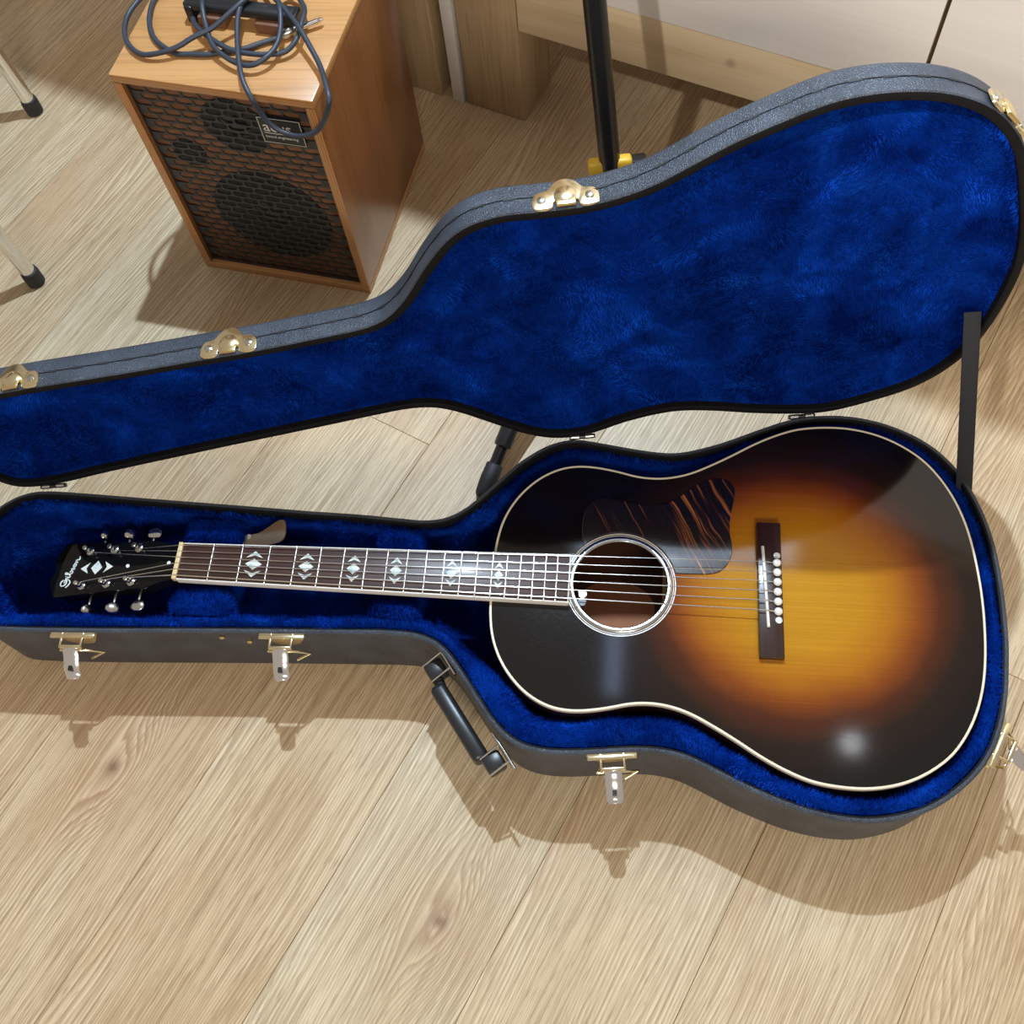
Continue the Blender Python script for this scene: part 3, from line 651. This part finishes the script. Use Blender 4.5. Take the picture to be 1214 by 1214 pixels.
# tuners and strings
posts = []
for i, hx_ in enumerate((56, 90, 125)):
    for s in (1, -1):
        yy = s * (20.5 + i * .6)
        PF = frame(HF(hx_, yy), HF(1, 0) - HF(0, 0), HF(0, 1) - HF(0, 0), HF(0, 0, 1) - HF(0, 0, 0))
        tn = lathe('tuning_machine', [(5.6, 0), (5.6, 1.2), (4.6, 2.2), (3.1, 2.4), (3.1, 6), (2.5, 7), (3.1, 8.2), (3.1, 10.6), (2.4, 11.4), (0, 11.4)], PF, 'nickel', gt, 16)
        e = 28.8 + (hx_ - 40) * .035
        tube('shaft', [HF(hx_ - 5, s * (e - 4), -14), HF(hx_ - 5, s * (e + 10), -14)], 2.0, 'nickel', tn, 10)
        bf = frame(HF(hx_ - 5, s * (e + 14.5), -14), HF(1, 0) - HF(0, 0), HF(0, s) - HF(0, 0), HF(0, 0, 1) - HF(0, 0, 0))
        rot = (0.3, 1.1, 1.35)[i] if s > 0 else (.15, .75, 1.2)[i]
        cr_, sr_ = math.cos(rot), math.sin(rot)
        prof = [(0, -7), (4, -6.4), (7.5, -4), (8.6, 0), (8, 4), (5, 6.6), (0, 7.2)]
        B2 = frame(bf(0, 0, 0), (bf(1, 0, 0) - bf(0, 0, 0)) * cr_ + (bf(0, 0, 1) - bf(0, 0, 0)) * sr_, ((bf(0, 0, 1) - bf(0, 0, 0)) * cr_ - (bf(1, 0, 0) - bf(0, 0, 0)) * sr_) * .42, bf(0, 1, 0) - bf(0, 0, 0))
        lathe('button', prof, B2, 'nickel', tn, 20)
        posts.append((hx_, yy, s))
order = [(56, 1), (90, 1), (125, 1), (125, -1), (90, -1), (56, -1)]
rad = [.62, .56, .50, .42, .34, .30][::-1]
rad = [.34, .36, .42, .48, .54, .6]
for i in range(6):
    ny = 18 - 7.2 * i; hx_, s = order[i]; py = next(p[1] for p in posts if p[0] == hx_ and p[2] == s)
    p0 = HF(hx_ - 1, py - s * 3, 4.5)
    sxp = 637 + (47 - PY[i]) / 91 * 4
    tube('string', [p0, (-3, ny, FZ + 2.3), (sxp, PY[i], GT + 12.2), (648.5, PY[i], GT + 8.8)], rad[i] * 1.2, 'fret', gt, 6)

# ------------------------------------------------------------------ guitar case
cs = thing('guitar_case', (300, 0, 0), 'open black hard guitar case with blue plush lining and gold latches', 'guitar case')
BXY = [(-264, -31), (-271, 5), (-262, 35), (-245, 62), (-226, 78), (-211, 85), (-196, 88), (-177, 88.5), (-131, 87), (-38, 83), (62, 79), (128, 76), (194, 74), (242, 71), (266, 70), (288, 74), (304, 83), (318, 95), (345, 125), (365, 147), (393, 169), (407, 176), (421, 180), (432, 181), (455, 178), (503, 170), (534, 167), (550, 168), (566, 172), (598, 183), (629, 197), (661, 211), (685, 219), (713, 223), (740, 223), (773, 217), (807, 203), (833, 185), (852, 163), (866, 138), (876, 111), (883, 82), (887, 45), (888, 3), (886.5, -40), (884, -63), (879, -97), (870, -130), (860, -153), (846, -174), (825, -195), (800, -213), (776, -224), (740, -232.5), (705, -232), (669, -225.5), (634, -214), (611, -205), (583, -192), (556, -181), (528, -177), (500, -178), (467, -182), (433, -185), (408, -184), (386, -178), (363, -161), (340, -132), (316, -100), (296, -79), (275, -69.5), (245, -67), (185, -69), (45, -75), (-98, -82), (-190, -85), (-222, -83), (-248, -66)]
RIM = 120.0
BO = smooth_closed(resample(spline(BXY, True, 8), 520), 3); BI = inset_dir(BO); NB = len(BO)
def bl(ins, z):
    ins = np.asarray(ins, float); q = BO + BI * (ins[:, None] if ins.ndim else ins); return np.c_[q, np.full(len(q), z) if np.isscalar(z) else z]
shell = loft('base_shell', [bl(9, 0), bl(4, .6), bl(1.6, 5), bl(1.6, 111.5), bl(0, 112), bl(-.4, 114), bl(-.2, 118.6), bl(1.6, 120.2), bl(4.2, 120.2)], 'tolex', cs, fill_start=True, ang=35)
loft('base_rim', [bl(4.2, 120.2), bl(6.2, 119.6), bl(7, 117.5), bl(7.4, 106)], 'rim_black', cs)
gdist = np.array([np.min(np.hypot(*(GO - p).T)) for p in BO])
pin = np.clip(gdist - 5, 15, 38); pin[BO[:, 0] < 300] = 20; pin[(BO[:, 0] < 330) & (BO[:, 0] >= 300)] = 24
for _ in range(30): pin = (np.roll(pin, 1) + pin * 2 + np.roll(pin, -1)) / 4
fr_ = np.clip((60 - BO[:, 1]) / 100, 0, 1) * 8.5
wob = 1.5 * np.sin(np.arange(NB) * .21) + 1.2 * np.sin(np.arange(NB) * .53 + 1) + RNG.normal(0, .5, NB)
base_l = loft('base_lining', [bl(7.2, 106 + fr_), bl(8, 111 + fr_), bl(9 + (pin - 9) * .30, 115 + fr_ + .7 * wob), bl(9 + (pin - 9) * .62, 114.5 + fr_ + wob), bl(9 + (pin - 9) * .9 + .4 * wob, 108 + .6 * fr_ + wob), bl(pin + .5 * wob, 92), bl(pin + .5 * wob, 50), bl(pin, 18), bl(pin + 6, 9)], 'plush', cs, fill_end=True, ang=80)
def plush_block(name, x0, x1, y0, y1, z0, z1, bev):
    o = box(name, x0, x1, y0, y1, z0, z1, 'plush', cs, bev=bev, seg=5); return sharp(o, 80)
blocks = []
for x0, x1, zt in ((-8, 62, 127), (214, 272, 123)):
    blocks.append(plush_block('neck_rest', x0, x1, -58, 60, 10, 104, 8))
    blocks.append(plush_block('neck_rest', x0 + 1, x1 - 2, -58, -28, 20, zt, 12))
    blocks.append(plush_block('neck_rest', x0 + 1, x1 - 2, 29, 62, 20, zt - 3, 12))
blocks.append(plush_block('pocket_cover', 62, 214, -60, 64, 60, 84, 6))
tb = spline([(56, 45), (75, 50), (98, 66), (104, 66), (106, 47), (100, 40), (57, 36)], True, 4)
tab = prism('leather_tab', [tuple(p) for p in tb], 0, 2.6, 'leather', cs, frame((0, 0, 101), (1, 0, 0), (0, .95, .28), (0, -.28, .95)), bev=.6)
lathe('snap', [(3, 2.4), (3, 3.6), (0, 4.4)], frame((64, 43, 113), (1, 0, 0), (0, .95, .28), (0, -.28, .95)), 'nickel', tab, 14)

# lid, hinged along the back edge and standing a little past upright
HA = np.array([-183.5, 94.5, RIM]); HU = np.array([.9897, .1432, 0]); HV = np.array([-.1432, .9897, 0]); ZZ = np.array([0, 0, 1.])
lth = 1.6245; LD = -HV * math.cos(lth) + ZZ * math.sin(lth); LN = ZZ * math.cos(lth) + HV * math.sin(lth)
LFm = frame(HA, HU, LD, LN)
LAB = [(-60, 27), (-45, 8), (-29, 2), (5, 3), (79, 19), (219, 47), (356, 73), (407, 83), (440, 88), (465, 86), (486, 76), (529, 42), (564, 15), (597, 1), (631, 2), (681, 23), (732, 34), (774, 28), (819, 16), (868, 6), (905, 3), (926, 7), (953, 16), (992, 33), (1016, 52), (1038, 84), (1050, 121), (1056, 172), (1055, 228), (1044, 281), (1032, 315), (1018, 352), (1004, 382), (987, 405), (970, 422), (947, 437), (922, 447), (898, 452), (864, 454), (832, 450), (800, 438), (756, 418), (711, 391), (686, 378), (641, 366), (598, 364), (563, 364), (534, 356), (514, 342), (489, 310), (460, 264), (438, 241), (414, 231), (390, 227), (299, 213), (241, 207), (151, 197), (62, 189), (30, 185), (-37, 176), (-67, 168), (-86, 150), (-98, 113), (-99, 76), (-82, 48)]
LO = smooth_closed(resample(spline(LAB, True, 8), 520), 3); LI = inset_dir(LO)
def ll(ins, d): 
    q = LO + LI * (ins[:, None] if isinstance(ins, np.ndarray) else ins); dd = d if isinstance(d, np.ndarray) else np.full(len(q), d)
    return np.array([LFm(a, b, c) for (a, b), c in zip(q, dd)])
loft('lid_shell', [ll(1.2, .2), ll(0, 1.4), ll(0, 31), ll(1.5, 35), ll(5, 37), ll(30, 42), ll(60, 44)], 'tolex', cs, fill_end=True, ang=40)
loft('lid_rim', [ll(1.2, .15), ll(2.2, -.5), ll(8, -.5), ll(9.4, .4), ll(9.8, 9)], 'rim_black', cs)
lid_l = loft('lid_lining', [ll(9.6, 7), ll(10.6, 9 + .4 * wob), ll(11.5, 14), ll(14 + .5 * wob, 21), ll(20 + wob, 26 + .6 * wob), ll(30 + wob, 29 + .7 * wob), ll(42, 30)], 'plush', cs, fill_end=True, ang=80)
# seam line and stitches along the lid edge
tube('seam_welt', ll(-.12, 17.)[::1], .55, 'rim_black', cs, 6, True)
V = []; Fc = []
q = ll(-.75, 17.); qo = ll(-.75, 18.1); qi = ll(-.75, 15.9)
for k in range(0, 520, 5):
    a, b = k, (k + 2) % 520; i0 = len(V); V += [qi[a], qi[b], qo[b], qo[a]]; Fc.append((i0, i0 + 1, i0 + 2, i0 + 3))
stt = mesh('stitching', V, Fc, 'rubber', cs); stt['kind'] = 'stuff'

# plush pile
pv = []
p, n = tri_sample(lid_l, 125000)
if (n @ -LN).mean() < 0: n = -n
pv.append(pile(p, n, 5.6, .8, 1.5))
tri_mesh('lid_pile', np.vstack(pv), 'plush_fibre', cs)
pv = []
def vis(p, n): 
    return (p[:, 2] > 40) | (p[:, 0] < 345)
p, n = tri_sample(base_l, 190000, vis)
if n[:, 2].mean() < 0: n = -n
pv.append(pile(p, n, 6.2, .8, .9))
for b in blocks:
    p, n = tri_sample(b, 11000, lambda p, n: (p[:, 2] > 60) & ~((np.abs(p[:, 1]) > 54) & (np.abs(n[:, 1]) > .5))); pv.append(pile(p, n, 6.5, .8, .8))
tri_mesh('base_pile', np.vstack(pv), 'plush_fibre', cs)

# hinges, strap
for a in (2, 627, 880):
    hg = tube('hinge', [LFm(a - 15, 0, 0) + np.array([0, 0, .5]), LFm(a + 15, 0, 0) + np.array([0, 0, .5])], 2.6, 'black_metal', cs, 10)
    for s in (-1, 1): tube('knuckle', [LFm(a + s * 4, 0, 0) + np.array([0, 0, .6]), LFm(a + s * 13, 0, 0) + np.array([0, 0, .6])], 3.0, 'nickel', hg, 10)
sa = LFm(1032, 142, 1); sb = np.array([861., 140, 117]); sdv = sb - sa; Ls = np.linalg.norm(sdv); sdv /= Ls
camp = np.array([479, -427, 1197.]); sw = np.cross(sdv, camp - sa); sw = np.array([.97, -.2, -.1]); sw -= sdv * (sw @ sdv); sw /= np.linalg.norm(sw)
box('stay_strap', -8.5, 8.5, -.8, .8, -14, Ls + 16, 'webbing', cs, frame(sa, sw, np.cross(sdv, sw), sdv), .5)

def nearest(P, q): return int(np.argmin(np.hypot(*(P - np.array(q)).T)))
def wall_frame(q, z):
    i = nearest(BO, q); t = BO[(i + 2) % NB] - BO[i - 2]; t /= np.linalg.norm(t); o = -BI[i]
    if t[0] * 1 + t[1] * .5 < 0: t = -t
    return frame((BO[i][0], BO[i][1], z), (t[0], t[1], 0), (o[0], o[1], 0), (0, 0, 1)), i
def latch(q, tilt=14):
    F, i = wall_frame(q, RIM)
    def G(t, z, o): # t along the wall, z height, o off the wall; follows the curve
        return F(t, o, z)
    pf = frame(F(0, -.2, -6), F(1, 0, 0) - F(0, 0, 0), (0, 0, 1), F(0, 1, 0) - F(0, 0, 0))
    pl = prism('latch', [(-25, 4), (-26, 1), (-23, -6), (-15, -22), (-9, -28), (9, -28), (15, -22), (23, -6), (26, 1), (25, 4)], -1.2, 2.4, 'gold', cs, pf, bev=.7)
    box('latch_flange', -25, 25, 2, 6.5, -1.5, 1.2, 'gold', pl, frame(F(0, 0, -2), F(1, 0, 0) - F(0, 0, 0), F(0, 1, 0) - F(0, 0, 0), (0, 0, 1)), .6)
    box('latch_loop', -13, -10.5, 0, 17, -5, -1, 'gold', pl, F, .8); box('latch_loop', 10.5, 13, 0, 17, -5, -1, 'gold', pl, F, .8)
    box('latch_loop', -13, 13, 14, 18, -6.5, -1, 'gold', pl, F, 1.2)
    prof = [(14, -4), (17, -2.6), (21, -3.4), (26, -8), (31, -11), (36, -13.5), (40, -19), (43, -22), (47, -21)]
    V = []; Fc = []; n = len(prof)
    for k, (o, z) in enumerate(prof):
        wdt = 8.6 if k < n - 1 else 6
        for t, dz in ((-wdt, -1.6), (-wdt * .62, .7), (wdt * .62, .7), (wdt, -1.6), (wdt, -2.6), (-wdt, -2.6)): V.append(F(t, o, z + dz))
    for k in range(n - 1):
        for j in range(6): Fc.append((k * 6 + j, k * 6 + (j + 1) % 6, k * 6 + 6 + (j + 1) % 6, k * 6 + 6 + j))
    Fc += [tuple(range(6)), tuple((n - 1) * 6 + j for j in range(6))]
    sharp(mesh('latch_lever', V, Fc, 'chrome', pl), 50)
    box('lever_slot', -2.2, 2.2, 34, 40, -18, -12.2, 'black_metal', pl, F)
    tube('latch_wire', [F(-15, 17, -13), F(15, 17, -13), F(27, 13, -30), F(12, 20, -33)], 1.3, 'gold', pl, 8)
    tube('latch_wire', [F(-15.5, 17, -13), F(-14, 12, -22)], 1.5, 'gold', pl, 8)
for q in ((-110, -84), (122, -73), (487, -179), (862, -150)): latch(q)
# keepers on the lid edge
def keeper(a_, b_):
    i = nearest(LO, (a_, b_)); t = LO[(i + 2) % 520] - LO[i - 2]; t /= np.linalg.norm(t); o = -LI[i]
    if t[0] < 0: t = -t
    c3 = LFm(LO[i][0], LO[i][1], 0)
    T3 = HU * t[0] + LD * t[1]; O3 = HU * o[0] + LD * o[1]
    F = frame(c3, T3, LN, O3)
    pl = prism('latch_keeper', [tuple(p) for p in spline([(-29, 3), (-29, 14), (-25, 20), (-16, 22), (-10, 29), (-4, 33), (4, 33), (10, 29), (16, 22), (25, 20), (29, 14), (29, 3), (26, 1), (12, 2), (10, 8), (-10, 8), (-12, 2), (-26, 1)], True, 4)], -.6, 2.0, 'gold', cs, F, bev=.7)
    lathe('keeper_boss', [(10, 0), (10, 3), (8, 4.5), (0, 5)], frame(F(0, 13, 1), T3, LN, O3), 'gold', pl, 20)
    box('keeper_hook', -8.5, 8.5, 1, 10, 1, 5.0, 'brass_worn', pl, F, 1)
    for s in (-1, 1): lathe('rivet', [(4.2, 1.5), (4.0, 3), (2.2, 3.8), (0, 3.9)], frame(F(s * 21, 11, 0), T3, LN, O3), 'nickel', pl, 14)
for a_, b_ in ((44, 187), (274, 210), (621, 365), (984, 410)): keeper(a_, b_)
# small rivets on the neck wall
for q, z in (((52, -75), 104), ((78, -73.5), 90)):
    F, i = wall_frame(q, z)
    lathe('rivet', [(3.2, -2), (3.2, .8), (1.8, 2.2), (0, 2.5)], frame(F(0, 0, 0), F(1, 0, 0) - F(0, 0, 0), (0, 0, 1), F(0, 1, 0) - F(0, 0, 0)), 'brass_worn', cs, 12)
# carrying handle on the shoulder
F, i = wall_frame((341, -133), 92)
tdir = F(1, 0, 0) - F(0, 0, 0)
hn = box('carry_handle', -46, 50, 16, 34, -26, 2, 'black_plastic', cs, F, 6, 3)
for s, t0 in ((-1, -62), (1, 58)):
    box('handle_mount', t0 - 9, t0 + 11, 6, 27, -20, 2, 'black_plastic', hn, F, 3)
    box('mount_plate', t0 - 14, t0 + 16, 0, 3, -14, -6, 'rubber', hn, F, 1)
    tube('mount_bar', [F(t0 - 22, 2.5, 13), F(t0, 2.0, 13), F(t0 + 22, 2.5, 13)], 1.7, 'nickel', hn, 8)
    for d_ in (-9, 11): tube('mount_wire', [F(t0 + d_, 1, 9), F(t0 + d_, 14, 4), F(t0 + d_, 27, -1)], 1.3, 'nickel', hn, 8)
tube('handle_core', [F(-62, 18, -9), F(-40, 22, -10), F(44, 22, -10), F(60, 18, -9)], 6, 'rubber', hn, 12)
